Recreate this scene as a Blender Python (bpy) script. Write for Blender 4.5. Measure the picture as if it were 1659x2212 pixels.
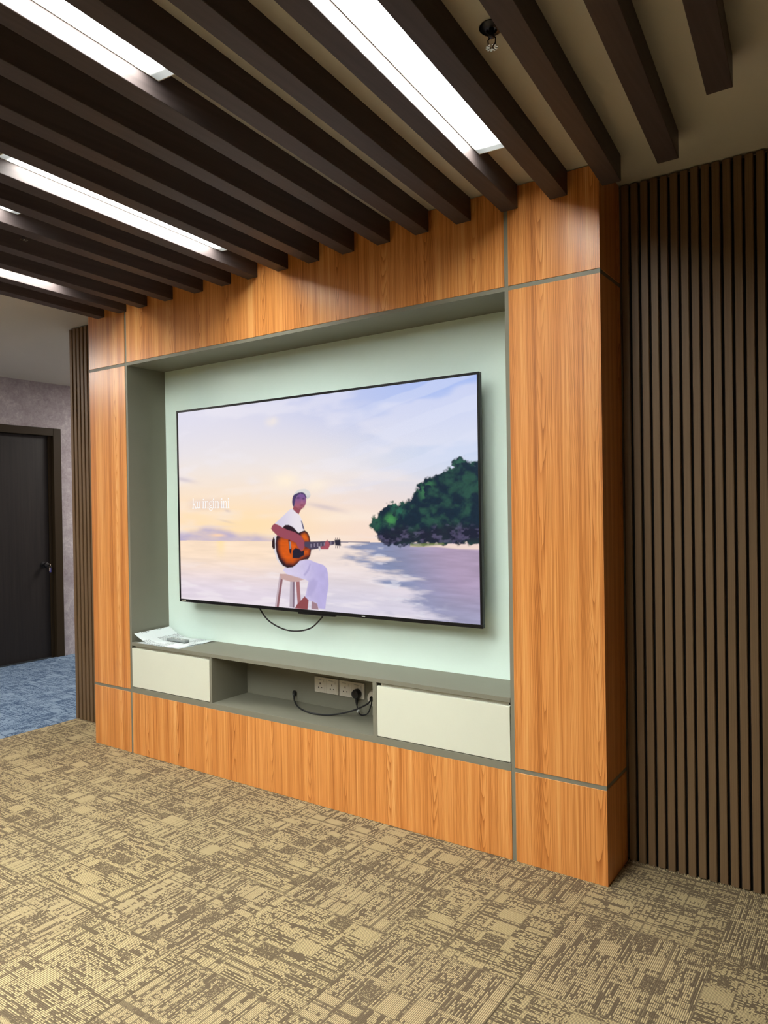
import bpy, bmesh, math, random
import numpy as np
from mathutils import Matrix, Vector

for o in list(bpy.data.objects):
    bpy.data.objects.remove(o)
scn = bpy.context.scene
COL = scn.collection
random.seed(4)

# ------------------------------------------------------------------ camera, world, exposure
CAM = Vector((4.3773, -2.9089, 1.5403))
YAW, PITCH, ROLL, FPX = 0.6054, -0.0071, -0.0157, 1585.56
Fv = Vector((-math.sin(YAW) * math.cos(PITCH), math.cos(YAW) * math.cos(PITCH), math.sin(PITCH)))
Rv = Vector((math.cos(YAW), math.sin(YAW), 0))
Uv = Rv.cross(Fv)
R2 = math.cos(ROLL) * Rv + math.sin(ROLL) * Uv
U2 = -math.sin(ROLL) * Rv + math.cos(ROLL) * Uv
cam = bpy.data.cameras.new('camera')
cam.sensor_fit = 'VERTICAL'
cam.sensor_height = 36.0
cam.lens = FPX * 36.0 / 2212.0
cam.clip_start = 0.05
camo = bpy.data.objects.new('camera', cam)
COL.objects.link(camo)
rot = Matrix((R2, U2, -Fv)).transposed()
camo.matrix_world = Matrix.Translation(CAM) @ rot.to_4x4()
scn.camera = camo

world = bpy.data.worlds.new('world')
scn.world = world
world.use_nodes = True
world.node_tree.nodes['Background'].inputs[0].default_value = (0.5, 0.55, 0.6, 1)
world.node_tree.nodes['Background'].inputs[1].default_value = 0.05

scn.view_settings.view_transform = 'Standard'
scn.view_settings.look = 'None'
scn.view_settings.gamma = 1.0
scn.view_settings.use_curve_mapping = False
EXPOSURE = 0.0
scn.view_settings.exposure = EXPOSURE
LAMP = 51.0          # radiance of the strip light diffusers
LAMP_COL = (0.975, 1.0, 0.945)
PASSAGE = 76.0        # radiance of the added passage ceiling panels
SCREEN = 1.0


# ------------------------------------------------------------------ node helper
class G:
    def __init__(s, name):
        s.m = bpy.data.materials.new(name)
        s.m.use_nodes = True
        s.nt = s.m.node_tree
        s.b = s.nt.nodes['Principled BSDF']

    def n(s, typ, ins=None, **props):
        nd = s.nt.nodes.new(typ)
        for k, v in props.items():
            setattr(nd, k, v)
        for k, v in (ins or {}).items():
            s.put(nd.inputs[k], v)
        return nd

    def put(s, sock, v):
        if isinstance(v, bpy.types.NodeSocket):
            s.nt.links.new(v, sock)
        elif isinstance(v, (tuple, list)) and sock.type == 'RGBA' and len(v) == 3:
            sock.default_value = (*v, 1)
        else:
            sock.default_value = v

    def math(s, op, a, b=0.0, c=0.0):
        nd = s.n('ShaderNodeMath', operation=op)
        s.put(nd.inputs[0], a)
        s.put(nd.inputs[1], b)
        s.put(nd.inputs[2], c)
        return nd.outputs[0]

    def xyz(s, which='Object'):
        t = s.n('ShaderNodeTexCoord')
        sp = s.n('ShaderNodeSeparateXYZ', {0: t.outputs[which]})
        return sp.outputs[0], sp.outputs[1], sp.outputs[2]

    def vec(s, x, y=0.0, z=0.0):
        nd = s.n('ShaderNodeCombineXYZ')
        s.put(nd.inputs[0], x)
        s.put(nd.inputs[1], y)
        s.put(nd.inputs[2], z)
        return nd.outputs[0]

    def noise(s, v, scale=1.0, detail=2.0, rough=0.5, dist=0.0):
        return s.n('ShaderNodeTexNoise', {'Vector': v, 'Scale': scale, 'Detail': detail, 'Roughness': rough,
                                          'Distortion': dist}).outputs[0]

    def white(s, v):
        return s.n('ShaderNodeTexWhiteNoise', {'Vector': v}, noise_dimensions='3D').outputs[0]

    def mix(s, f, a, b):
        nd = s.n('ShaderNodeMix', data_type='RGBA')
        s.put(nd.inputs[0], f)
        s.put(nd.inputs[6], a)
        s.put(nd.inputs[7], b)
        return nd.outputs[2]

    def ramp(s, f, stops):
        nd = s.n('ShaderNodeValToRGB', {0: f})
        e = nd.color_ramp.elements
        while len(e) < len(stops):
            e.new(0.5)
        for el, (p, c) in zip(e, stops):
            el.position = p
            el.color = (*c, 1)
        return nd.outputs[0]

    def bump(s, h, strength=0.3, dist=0.002):
        nd = s.n('ShaderNodeBump', {'Height': h, 'Strength': strength, 'Distance': dist})
        s.nt.links.new(nd.outputs[0], s.b.inputs['Normal'])

    def fin(s, col=None, rough=0.5, spec=0.5, metal=0.0):
        if col is not None:
            s.put(s.b.inputs['Base Color'], col)
        s.put(s.b.inputs['Roughness'], rough)
        s.put(s.b.inputs['Specular IOR Level'], spec)
        s.put(s.b.inputs['Metallic'], metal)
        return s.m


def sr(r, g, b):
    f = lambda c: ((c / 255 + 0.055) / 1.055) ** 2.4 if c / 255 > 0.04045 else c / 255 / 12.92
    return (f(r), f(g), f(b))


def plain(name, col, rough=0.5, spec=0.4, metal=0.0, var=0.06, scale=8.0, bump=0.0):
    g = G(name)
    x, y, z = g.xyz()
    nz = g.noise(g.vec(x, y, z), scale, 4.0)
    c0 = tuple(c * (1 - var) for c in col)
    c1 = tuple(min(1, c * (1 + var)) for c in col)
    m = g.fin(g.mix(nz, c0, c1), rough, spec, metal)
    if bump:
        g.bump(g.noise(g.vec(x, y, z), 400.0, 2.0), bump, 0.001)
    return m


def wood_orange():
    g = G('orange wood laminate')
    x, y, z = g.xyz()
    M, A, S = (lambda a, b: g.math('MULTIPLY', a, b)), (lambda a, b: g.math('ADD', a, b)), (lambda a, b: g.math('SUBTRACT', a, b))
    u = A(x, M(y, 0.9))
    P = 0.262
    cell = g.math('FLOOR', g.math('DIVIDE', u, P))
    rnd = g.white(g.vec(cell, 2.0, 0.0))
    rnd2 = g.white(g.vec(cell, 5.0, 0.0))
    # strip of flat sawn figure wandering up the middle of every board
    wob = S(g.noise(g.vec(M(cell, 3.3), M(z, 1.3), 0.0), 1.0, 1.0), 0.5)
    w = S(M(g.math('FRACT', g.math('DIVIDE', u, P)), P), A(0.09, M(rnd2, 0.08)))
    d = g.math('ABSOLUTE', A(w, M(wob, 0.035)))
    sm = g.noise(g.vec(M(u, 42.0), M(z, 3.0), 2.0), 1.0, 1.5)
    dq = g.math('MINIMUM', d, 0.032)
    h = A(M(M(dq, dq), 3300.0), M(S(d, dq), 150.0))
    kz = A(5.0, M(rnd, 7.0))
    ph = A(S(M(z, kz), h), M(sm, 1.5))
    ph = A(ph, M(g.noise(g.vec(M(u, 9.0), M(z, 0.7), 8.0), 1.0, 1.0), 7.0))
    saw = g.math('FRACT', ph)
    line = g.math('POWER', saw, 2.6)
    lamp = g.noise(g.vec(M(u, 30.0), M(z, 1.2), 4.0), 1.0, 2.0)
    line = M(line, g.n('ShaderNodeMapRange', {0: lamp, 1: 0.35, 2: 0.62, 3: 0.25, 4: 1.0}).outputs[0])
    band = g.noise(g.vec(M(u, 17.0), M(z, 0.10), 7.0), 1.0, 3.0, 0.65)
    band = g.n('ShaderNodeMapRange', {0: band, 1: 0.33, 2: 0.67, 3: 0.0, 4: 1.0}).outputs[0]
    fine = g.noise(g.vec(M(u, 300.0), M(z, 2.2), 0.0), 1.0, 2.0, 0.6)
    fine2 = g.noise(g.vec(M(u, 110.0), M(z, 0.8), 3.0), 1.0, 2.0, 0.6)
    t = A(A(M(band, 0.52), M(S(fine, 0.5), 0.95)), A(M(S(fine2, 0.5), 0.75), 0.30))
    zone = g.n('ShaderNodeMapRange', {0: d, 1: 0.03, 2: 0.05, 3: 0.52, 4: 0.28}).outputs[0]
    t = S(t, M(line, zone))
    col = g.ramp(t, [(0.0, (0.350, 0.105, 0.020)), (0.30, (0.570, 0.198, 0.044)), (0.58, (0.750, 0.305, 0.082)),
                     (1.0, (0.880, 0.480, 0.180))])
    g.bump(A(fine, M(line, -0.8)), 0.15, 0.0006)
    return g.fin(col, 0.34, 0.42)


def wood_dark(name, dark, light, rough=0.45, spec=0.35, axis='z', freq=170.0):
    g = G(name)
    x, y, z = g.xyz()
    if axis == 'z':
        a, l = g.math('ADD', x, y), z
    else:
        a, l = g.math('ADD', x, z), y
    n1 = g.noise(g.vec(g.math('MULTIPLY', a, freq), g.math('MULTIPLY', l, 2.0), 0.0), 1.0, 2.0)
    n2 = g.noise(g.vec(g.math('MULTIPLY', a, 25.0), g.math('MULTIPLY', l, 0.4), 5.0), 1.0, 2.0)
    t = g.math('ADD', g.math('MULTIPLY', n1, 0.6), g.math('MULTIPLY', n2, 0.4))
    col = g.ramp(t, [(0.3, dark), (0.7, light)])
    g.bump(n1, 0.10, 0.0005)
    return g.fin(col, rough, spec)


def carpet(name, cd, cl, cl2):
    g = G(name)
    x, y, z = g.xyz()
    rnd = g.n('ShaderNodeObjectInfo').outputs['Random']
    u = g.math('ADD', x, g.math('MULTIPLY', rnd, 37.0))
    v = g.math('ADD', y, g.math('MULTIPLY', rnd, 91.0))
    fl = lambda s: g.math('FLOOR', s)
    fr = lambda s: g.math('FRACT', s)
    inv = lambda s: g.math('SUBTRACT', 1.0, s)
    vr = g.math('MULTIPLY', v, 168.0)
    ri = fl(vr)
    uj = g.math('ADD', u, g.math('MULTIPLY', g.white(g.vec(ri, 4.0, 0.0)), 0.006))
    a = g.math('ADD', g.math('MULTIPLY', u, 25.0), g.math('MULTIPLY', g.math('SINE', g.math('MULTIPLY', u, 57.0)), 0.75))
    b = g.math('ADD', g.math('MULTIPLY', v, 33.0), g.math('MULTIPLY', g.math('SINE', g.math('MULTIPLY', v, 71.0)), 0.85))
    cu, cv = fl(a), fl(b)
    c = g.white(g.vec(cu, cv, 1.0))
    isl = g.math('GREATER_THAN', c, 0.78)
    isd = g.math('LESS_THAN', c, 0.10)
    # hatched ground: light ribs broken into short dashes
    du = g.math('MULTIPLY', uj, 66.0)
    dash = g.math('GREATER_THAN', g.white(g.vec(ri, fl(du), 2.0)), 0.13)
    dash = g.math('MULTIPLY', dash, g.math('GREATER_THAN', fr(du), g.math('MULTIPLY', g.white(g.vec(ri, fl(du), 8.0)), 0.42)))
    row = g.math('GREATER_THAN', g.white(g.vec(ri, fl(g.math('MULTIPLY', uj, 11.0)), 6.0)), 0.22)
    hat = g.math('MULTIPLY', row, dash)
    val = g.math('MAXIMUM', hat, isl)
    spk = g.math('MULTIPLY', g.math('GREATER_THAN', g.white(g.vec(ri, fl(g.math('MULTIPLY', u, 300.0)), 7.0)), 0.72), 0.55)
    val = g.math('ADD', g.math('MULTIPLY', val, inv(isd)), g.math('MULTIPLY', isd, spk))
    # thin dark plaid lines between the blocks
    cross = g.math('MULTIPLY', g.math('LESS_THAN', fr(a), 0.11), g.math('GREATER_THAN', g.white(g.vec(cu, 9.0, 5.0)), 0.25))
    longd = g.math('MULTIPLY', g.math('LESS_THAN', fr(b), 0.13), g.math('GREATER_THAN', g.white(g.vec(cv, 4.0, 5.0)), 0.40))
    val = g.math('MULTIPLY', val, inv(g.math('MULTIPLY', g.math('MAXIMUM', longd, cross), 0.8)))
    # loop pile: rounded ribs of separate loops, shade painted into the gaps between
    rib = g.math('ABSOLUTE', g.math('SINE', g.math('MULTIPLY', vr, math.pi)))
    loop = g.noise(g.vec(g.math('MULTIPLY', u, 420.0), g.math('MULTIPLY', ri, 3.7), 0.0), 1.0, 1.0)
    val = g.math('MULTIPLY', val, g.n('ShaderNodeMapRange', {0: rib, 1: 0.30, 2: 0.80, 3: 0.06, 4: 1.0}).outputs[0])
    edge = g.math('GREATER_THAN', g.math('MAXIMUM', g.math('ABSOLUTE', x), g.math('ABSOLUTE', y)), 0.2465)
    val = g.math('MULTIPLY', val, inv(g.math('MULTIPLY', edge, 0.6)))
    lt = g.mix(loop, cl, cl2)
    dk = g.mix(loop, tuple(k * 0.8 for k in cd), tuple(k * 1.25 for k in cd))
    col = g.mix(val, dk, lt)
    g.bump(g.math('ADD', rib, g.math('MULTIPLY', loop, 0.7)), 0.6, 0.0025)
    return g.fin(col, 0.95, 0.08)


def emission(name, col, strength):
    g = G(name)
    e = g.n('ShaderNodeEmission', {'Color': (*col, 1), 'Strength': strength})
    g.nt.links.new(e.outputs[0], g.nt.nodes['Material Output'].inputs[0])
    return g.m


def diffuser():
    # prismatic cover of a strip light; tubes stop short of the ends of the housing
    g = G('prismatic light diffuser')
    x, y, z = g.xyz()
    end = g.math('SUBTRACT', 0.60, g.math('ABSOLUTE', y))
    k = g.n('ShaderNodeMapRange', {0: end, 1: 0.030, 2: 0.090, 3: 0.0, 4: 1.0}).outputs[0]
    k = g.math('ADD', g.math('POWER', k, 2.0), 0.014)
    pris = g.math('MULTIPLY', g.math('SINE', g.math('MULTIPLY', g.math('ADD', x, y), 900.0)),
                  g.math('SINE', g.math('MULTIPLY', g.math('SUBTRACT', x, y), 900.0)))
    k = g.math('MULTIPLY', k, g.math('ADD', 0.9, g.math('MULTIPLY', pris, 0.25)))
    core = g.n('ShaderNodeMapRange', {0: g.math('ABSOLUTE', x), 1: 0.02, 2: 0.07, 3: 1.0, 4: 0.6}).outputs[0]
    e = g.n('ShaderNodeEmission', {'Color': (*LAMP_COL, 1), 'Strength': g.math('MULTIPLY', g.math('MULTIPLY', k, core), LAMP)})
    g.nt.links.new(e.outputs[0], g.nt.nodes['Material Output'].inputs[0])
    return g.m


MT = dict(
    wood=wood_orange(),
    beam=wood_dark('dark brown beam laminate', (0.064, 0.050, 0.049), (0.086, 0.067, 0.065), 0.44, 0.12, 'y', 60.0),
    slat=wood_dark('dark brown fluted slat', (0.128, 0.079, 0.040), (0.205, 0.128, 0.066), 0.5, 0.30, 'z', 260.0),
    slatback=plain('black slat backing', (0.010, 0.009, 0.008), 0.8, 0.1),
    grey=plain('olive grey laminate', sr(128, 126, 112), 0.5, 0.35, var=0.04),
    mint=plain('pale mint white panel', sr(230, 250, 241), 0.45, 0.35, var=0.015, scale=3.0),
    cream=plain('cream drawer laminate', sr(220, 222, 206), 0.42, 0.4, var=0.015),
    carc=plain('drawer carcass laminate', sr(196, 190, 172), 0.5, 0.3),
    ceil=plain('matt ceiling paint', sr(204, 200, 188), 0.9, 0.1, var=0.02, scale=5.0),
    wall=plain('plain wall paint', sr(196, 188, 176), 0.9, 0.1, var=0.03),
    black=plain('black plastic', (0.008, 0.008, 0.009), 0.35, 0.5),
    bezel=plain('black brushed bezel', (0.005, 0.005, 0.006), 0.35, 0.35),
    cable=plain('black rubber cable', (0.010, 0.010, 0.012), 0.45, 0.5),
    white=plain('white socket plastic', sr(226, 220, 208), 0.35, 0.5, var=0.02),
    hole=plain('dark pin hole', (0.01, 0.01, 0.01), 0.8, 0.1),
    chrome=plain('chromed brass', (0.62, 0.58, 0.52), 0.22, 0.5, 1.0),
    darkmetal=plain('dark gunmetal', (0.03, 0.03, 0.04), 0.3, 0.5, 0.6),
    bluetag=plain('blue plastic key tag', (0.05, 0.05, 0.25), 0.4, 0.5),
    remote=plain('grey remote plastic', (0.22, 0.25, 0.25), 0.4, 0.4),
    button=plain('pale rubber button', (0.65, 0.68, 0.66), 0.5, 0.3),
    housing=plain('white lamp housing', sr(215, 212, 200), 0.5, 0.3),
    door=wood_dark('black brown door veneer', (0.012, 0.010, 0.010), (0.024, 0.020, 0.018), 0.5, 0.3, 'z', 60.0),
    frame=plain('dark brown door frame', (0.034, 0.023, 0.012), 0.5, 0.15),
    carpet=carpet('tan and brown loop carpet', (0.150, 0.114, 0.072), (0.42, 0.325, 0.162), (0.72, 0.585, 0.345)),
    carpetb=carpet('blue grey loop carpet', (0.058, 0.098, 0.170), (0.21, 0.31, 0.44), (0.40, 0.50, 0.62)),
    under=plain('carpet underlay', (0.10, 0.075, 0.05), 0.95, 0.05),
    fringe=plain('frayed carpet yarn', (0.50, 0.42, 0.28), 0.9, 0.1, var=0.4, scale=90.0),
    lamp=diffuser(),
)


def plaster():
    g = G('mottled grey plaster')
    x, y, z = g.xyz()
    v = g.vec(x, y, z)
    a = g.noise(v, 3.0, 6.0, 0.6, 0.6)
    b = g.noise(v, 26.0, 5.0, 0.65, 1.0)
    t = g.math('ADD', g.math('MULTIPLY', a, 0.5), g.math('MULTIPLY', b, 0.5))
    col = g.ramp(t, [(0.36, sr(150, 140, 144)), (0.52, sr(172, 164, 168)), (0.66, sr(200, 194, 194))])
    g.bump(b, 0.15, 0.002)
    return g.fin(col, 0.7, 0.25)


MT['plaster'] = plaster()


def paper_mat():
    g = G('printed white paper')
    x, y, z = g.xyz()
    line = g.math('GREATER_THAN', g.math('SINE', g.math('MULTIPLY', y, 620.0)), -0.1)
    blk = g.white(g.vec(g.math('FLOOR', g.math('MULTIPLY', x, 14.0)), g.math('FLOOR', g.math('MULTIPLY', y, 17.0)), 0.0))
    on = g.math('MULTIPLY', line, g.math('GREATER_THAN', blk, 0.62))
    word = g.math('GREATER_THAN', g.noise(g.vec(g.math('MULTIPLY', x, 160.0), g.math('MULTIPLY', y, 140.0), 0.0), 1.0, 0.0), 0.45)
    on = g.math('MULTIPLY', on, word)
    col = g.mix(g.math('MULTIPLY', on, 0.8), sr(228, 236, 238), sr(96, 104, 112))
    return g.fin(col, 0.75, 0.2)


MT['paper'] = paper_mat()


# ------------------------------------------------------------------ mesh builder
class MB:
    def __init__(s):
        s.v, s.f = [], []

    def add(s, vs, fs):
        k = len(s.v)
        s.v += [tuple(p) for p in vs]
        s.f += [tuple(i + k for i in f) for f in fs]
        return s

    def box(s, x0, x1, y0, y1, z0, z1, c=0.0):
        """box with an optional chamfer c on all edges"""
        if c <= 0:
            vs = [(x, y, z) for z in (z0, z1) for y in (y0, y1) for x in (x0, x1)]
            fs = [(0, 2, 3, 1), (4, 5, 7, 6), (0, 1, 5, 4), (2, 6, 7, 3), (0, 4, 6, 2), (1, 3, 7, 5)]
            return s.add(vs, fs)
        bm = bmesh.new()
        M = Matrix.Translation(((x0 + x1) / 2, (y0 + y1) / 2, (z0 + z1) / 2)) @ Matrix.Diagonal((x1 - x0, y1 - y0, z1 - z0, 1))
        bmesh.ops.create_cube(bm, size=1.0, matrix=M)
        bmesh.ops.bevel(bm, geom=bm.edges[:], offset=c, segments=1, affect='EDGES', profile=0.5)
        bm.verts.index_update()
        vs = [v.co[:] for v in bm.verts]
        fs = [tuple(v.index for v in f.verts) for f in bm.faces]
        bm.free()
        return s.add(vs, fs)

    def tube(s, pts, r, n=8, caps=True):
        pts = [Vector(p) for p in pts]
        rs = r if isinstance(r, (list, tuple)) else [r] * len(pts)
        vs, fs = [], []
        up = None
        for i, p in enumerate(pts):
            t = (pts[min(i + 1, len(pts) - 1)] - pts[max(i - 1, 0)]).normalized()
            if up is None:
                a = Vector((0, 0, 1)) if abs(t.z) < 0.9 else Vector((1, 0, 0))
                up = (a - t * a.dot(t)).normalized()
            else:
                up = (up - t * up.dot(t)).normalized()
            w = t.cross(up)
            for k in range(n):
                an = 2 * math.pi * k / n
                vs.append(p + (up * math.cos(an) + w * math.sin(an)) * rs[i])
        for i in range(len(pts) - 1):
            for k in range(n):
                a, b = i * n + k, i * n + (k + 1) % n
                fs.append((a, b, b + n, a + n))
        if caps:
            fs.append(tuple(range(n))[::-1])
            fs.append(tuple(range((len(pts) - 1) * n, len(pts) * n)))
        return s.add(vs, fs)

    def lathe(s, prof, M=None, n=24):
        """profile [(r, h)] turned about local z, placed by matrix M"""
        vs, fs = [], []
        M = M or Matrix()
        for r, h in prof:
            for k in range(n):
                an = 2 * math.pi * k / n
                vs.append(M @ Vector((r * math.cos(an), r * math.sin(an), h)))
        for i in range(len(prof) - 1):
            for k in range(n):
                a, b = i * n + k, i * n + (k + 1) % n
                fs.append((a, b, b + n, a + n))
        fs.append(tuple(range(n))[::-1])
        fs.append(tuple(range((len(prof) - 1) * n, len(prof) * n)))
        return s.add(vs, fs)

    def prism(s, poly, z0, z1, M=None):
        M = M or Matrix()
        n = len(poly)
        vs = [M @ Vector((x, y, z0)) for x, y in poly] + [M @ Vector((x, y, z1)) for x, y in poly]
        fs = [tuple(range(n))[::-1], tuple(range(n, 2 * n))] + [(i, (i + 1) % n, (i + 1) % n + n, i + n) for i in range(n)]
        return s.add(vs, fs)

    def mesh(s, name, mat, smooth=False):
        me = bpy.data.meshes.new(name)
        me.from_pydata(s.v, [], s.f)
        bm = bmesh.new()
        bm.from_mesh(me)
        bmesh.ops.recalc_face_normals(bm, faces=bm.faces[:])
        bm.to_mesh(me)
        bm.free()
        me.materials.append(MT[mat] if isinstance(mat, str) else mat)
        if smooth:
            for p in me.polygons:
                p.use_smooth = True
            try:
                me.set_sharp_from_angle(angle=math.radians(40))
            except Exception:
                pass
        return me

    def build(s, name, mat, parent=None, smooth=False):
        return link(name, s.mesh(name, mat, smooth), parent)


def link(name, me, parent=None, loc=None):
    o = bpy.data.objects.new(name, me)
    COL.objects.link(o)
    if parent:
        o.parent = parent
    if loc:
        o.location = loc
    return o


def rel(mb, loc):
    """shift builder coordinates so the object's origin can sit at loc"""
    mb.v = [(x - loc[0], y - loc[1], z - loc[2]) for x, y, z in mb.v]
    return mb


def thing(name, label, cat, loc=(0, 0, 0), group=None, rotz=0.0):
    o = bpy.data.objects.new(name, None)
    COL.objects.link(o)
    o.location = loc
    o.rotation_euler = (0, 0, rotz)
    tag(o, label, cat, group)
    return o


def tag(o, label, cat, group=None):
    o['label'] = label
    o['category'] = cat
    if group:
        o['group'] = group
    return o


def struct(o, label=None):
    o['kind'] = 'structure'
    if label:
        o['label'] = label
    return o


def part(parent, name, mb, mat, smooth=False):
    """mesh in world coordinates under a thing whose Empty is unrotated at parent.location"""
    return rel(mb, parent.location).build(name, mat, parent, smooth)


# ------------------------------------------------------------------ measured layout (metres)
XG1, XG2, XR = 0.3885, 3.0215, 3.4286
GW = 0.0095                       # half width of the grey trim lines
ZL, ZU, ZC = 0.396, 2.470, 2.900
YW = 0.303                        # plane of the wall behind
BZ = 2.800
SK = 0.079                        # beams run slightly askew
DOORX = -2.934

# ------------------------------------------------------------------ setting
fl = struct(MB().box(-2.93, 5.6, -6.0, 4.5, -0.12, -0.008).build('floor', 'under'), 'carpet tiled floor, tan in the room and blue in the passage')
ce = struct(MB().box(-3.1, 5.75, -6.15, 4.65, ZC, ZC + 0.12).build('ceiling', 'ceil'), 'flat pale ceiling above the beams')
wb = struct(MB().box(-0.645, 5.6, YW, YW + 0.14, -0.10, ZC).build('wall_back', 'wall'), 'wall behind the panelling, clad in dark fluted slats')
wl = struct(MB().box(DOORX - 0.14, DOORX, -6.0, 0.585, -0.1, ZC).box(DOORX - 0.14, DOORX, 1.585, 4.5, -0.1, ZC)
            .box(DOORX - 0.14, DOORX, 0.585, 1.585, 2.424, ZC).build('wall_left', 'plaster'), 'mottled grey wall with the dark door')
wr = struct(MB().box(5.6, 5.74, -6.0, 4.5, -0.1, ZC).build('wall_right', 'slat'))
wf = struct(MB().box(-2.93, 5.6, -6.14, -6.0, -0.1, ZC).build('wall_front', 'slat'))
we = struct(MB().box(-2.93, 5.6, 4.5, 4.64, -0.1, ZC).build('wall_end', 'wall'))
wp = struct(MB().box(-0.645, -0.545, YW + 0.14, 4.5, -0.1, ZC).build('wall_passage', 'plaster'))

# carpet tiles: half metre squares laid quarter turned
def tile_mesh(name, w, h, mat):
    return MB().box(-w / 2, w / 2, -h / 2, h / 2, -0.007, 0.0, 0.0006).mesh(name, mat)


OX, OY = 3.37, -0.245
full = {m: tile_mesh('carpet_tile', 0.4997, 0.4997, m) for m in ('carpet', 'carpetb')}
strip = {m: tile_mesh('carpet_tile', 0.4997, 0.0470, m) for m in ('carpet', 'carpetb')}
stripr = {m: tile_mesh('carpet_tile', 0.0470, 0.4997, m) for m in ('carpet', 'carpetb')}
cut = tile_mesh('carpet_tile', 0.2997, 0.4997, 'carpetb')
cutr = tile_mesh('carpet_tile', 0.4997, 0.2997, 'carpetb')
rt = random.Random(11)
for i in range(-8, 3):
    for j in range(-6, 1):
        o = link('carpet_tile', full['carpet'], fl, (OX + 0.5 * i + 0.25, OY + 0.5 * j + 0.25, rt.uniform(-0.0003, 0.0003)))
        o.rotation_euler.z = math.pi / 2 * ((i + j) % 2) + math.pi * rt.randint(0, 1)
    o = link('carpet_tile', (strip if i % 2 else stripr)['carpet'], fl, (OX + 0.5 * i + 0.25, 0.279, 0))
    o.rotation_euler.z = 0 if i % 2 else math.pi / 2
for i in range(-13, -8):
    for j in range(-3, 5):
        loc = [OX + 0.5 * i + 0.25, OY + 0.5 * j + 0.25, rt.uniform(-0.0003, 0.0003)]
        if i == -13:
            loc[0] += 0.1
            r = (i + j) % 2
            o = link('carpet_tile', cutr if r else cut, fl, loc)
            o.rotation_euler.z = math.pi / 2 * r
        else:
            o = link('carpet_tile', full['carpetb'], fl, loc)
            o.rotation_euler.z = math.pi / 2 * ((i + j) % 2) + math.pi * rt.randint(0, 1)

# frayed yarn ends along the slat wall
fr = MB()
x = 3.44
while x < 4.4:
    h = random.uniform(0.006, 0.015)
    lean = random.uniform(-0.006, 0.004)
    w = random.uniform(0.0013, 0.0024)
    yb = 0.262 + random.uniform(-0.004, 0.002)
    fr.add([(x - w, yb, -0.001), (x + w, yb, -0.001), (x, yb - 0.003, -0.001), (x + lean, yb - 0.002, h)], [(0, 1, 3), (1, 2, 3), (2, 0, 3), (0, 2, 1)])
    x += random.uniform(0.004, 0.009)
fro = fr.build('carpet_fringe', 'fringe', fl)
fro['kind'] = 'stuff'

# fluted slats on the wall
def slat_mesh(w, d, h):
    c = 0.0035
    prof = [(-w / 2, d), (-w / 2, c), (-w / 2 + c * 0.6, 0), (w / 2 - c * 0.6, 0), (w / 2, c), (w / 2, d)]
    return MB().prism(prof, 0.0, h).mesh('slat', 'slat')


YS = 0.266
sl = slat_mesh(0.0300, 0.016, ZC - 0.012)
MB().box(XR + 0.002, 5.0, YS + 0.0155, YW - 0.001, 0.001, ZC - 0.014).build('slat_backing', 'slatback', wb)
k = 0
while 3.4505 + 0.04 * k < 4.98:
    link('slat', sl, wb, (3.4505 + 0.04 * k + 0.0, YS, 0.003 + random.uniform(0, 0.004)))
    k += 1
sl2 = slat_mesh(0.031, 0.022, ZC - 0.012)
MB().box(-0.645, -0.002, YS + 0.021, YW - 0.001, 0.001, ZC - 0.014).build('slat_backing', 'slatback', wb)
for k in range(14):
    link('slat', sl2, wb, (-0.628 + 0.0455 * k, YS, 0.003))

# door with its frame
dr = bpy.data.objects.new('door_1', None)
COL.objects.link(dr)
dr.location = (DOORX, 1.08, 0)
struct(dr, 'closed dark veneer door with black knob in the grey wall')
fm = MB().box(DOORX - 0.12, DOORX + 0.022, 1.497, 1.585, 0.0, 2.424, 0.003).box(DOORX - 0.12, DOORX + 0.022, 0.585, 0.673, 0.0, 2.424, 0.003) \
    .box(DOORX - 0.12, DOORX + 0.022, 0.6731, 1.4969, 2.345, 2.424, 0.003)
part(dr, 'door_frame', fm, 'frame')
part(dr, 'door_stop', MB().box(DOORX - 0.10, DOORX - 0.02, 1.470, 1.4965, 0.0, 2.344).box(DOORX - 0.10, DOORX - 0.02, 0.6735, 0.70, 0.0, 2.344), 'frame')
part(dr, 'door_leaf', MB().box(DOORX - 0.09, DOORX - 0.045, 0.675, 1.494, 0.006, 2.342), 'door')
Mx = Matrix.Translation((DOORX - 0.045, 1.40, 0.985)) @ Matrix.Rotation(math.pi / 2, 4, 'Y')
kn = part(dr, 'door_knob', MB().lathe([(0.034, 0.0), (0.034, 0.006), (0.013, 0.010), (0.013, 0.034), (0.026, 0.044), (0.030, 0.058), (0.026, 0.072), (0.010, 0.078)], Mx), 'black', True)
kx, ky, kz = DOORX + 0.045, 1.405, 0.985
kt = thing('key_bunch', 'small silver keys with blue tag hanging from the black door knob', 'keys', (kx, ky, kz))
part(kt, 'key', MB().box(kx - 0.010, kx + 0.02, ky - 0.0012, ky + 0.0012, kz - 0.007, kz + 0.007, 0.0008).lathe(
    [(0.004, -0.0012), (0.011, -0.0011), (0.011, 0.0011), (0.004, 0.0012)], Matrix.Translation((kx + 0.028, ky, kz)) @ Matrix.Rotation(math.pi / 2, 4, 'X'), 14), 'chrome')
ring = [(kx + 0.030 + 0.012 * math.cos(a), ky, kz - 0.016 + 0.014 * math.sin(a)) for a in [2 * math.pi * i / 16 for i in range(17)]]
part(kt, 'key_ring', MB().tube(ring, 0.0013, 6, False), 'chrome', True)
part(kt, 'key_tag', MB().box(kx + 0.026, kx + 0.031, ky - 0.010, ky + 0.010, kz - 0.075, kz - 0.028, 0.002), 'bluetag')
part(kt, 'spare_key', MB().box(kx + 0.033, kx + 0.035, ky - 0.016, ky - 0.002, kz - 0.062, kz - 0.026, 0.0007), 'chrome')

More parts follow.
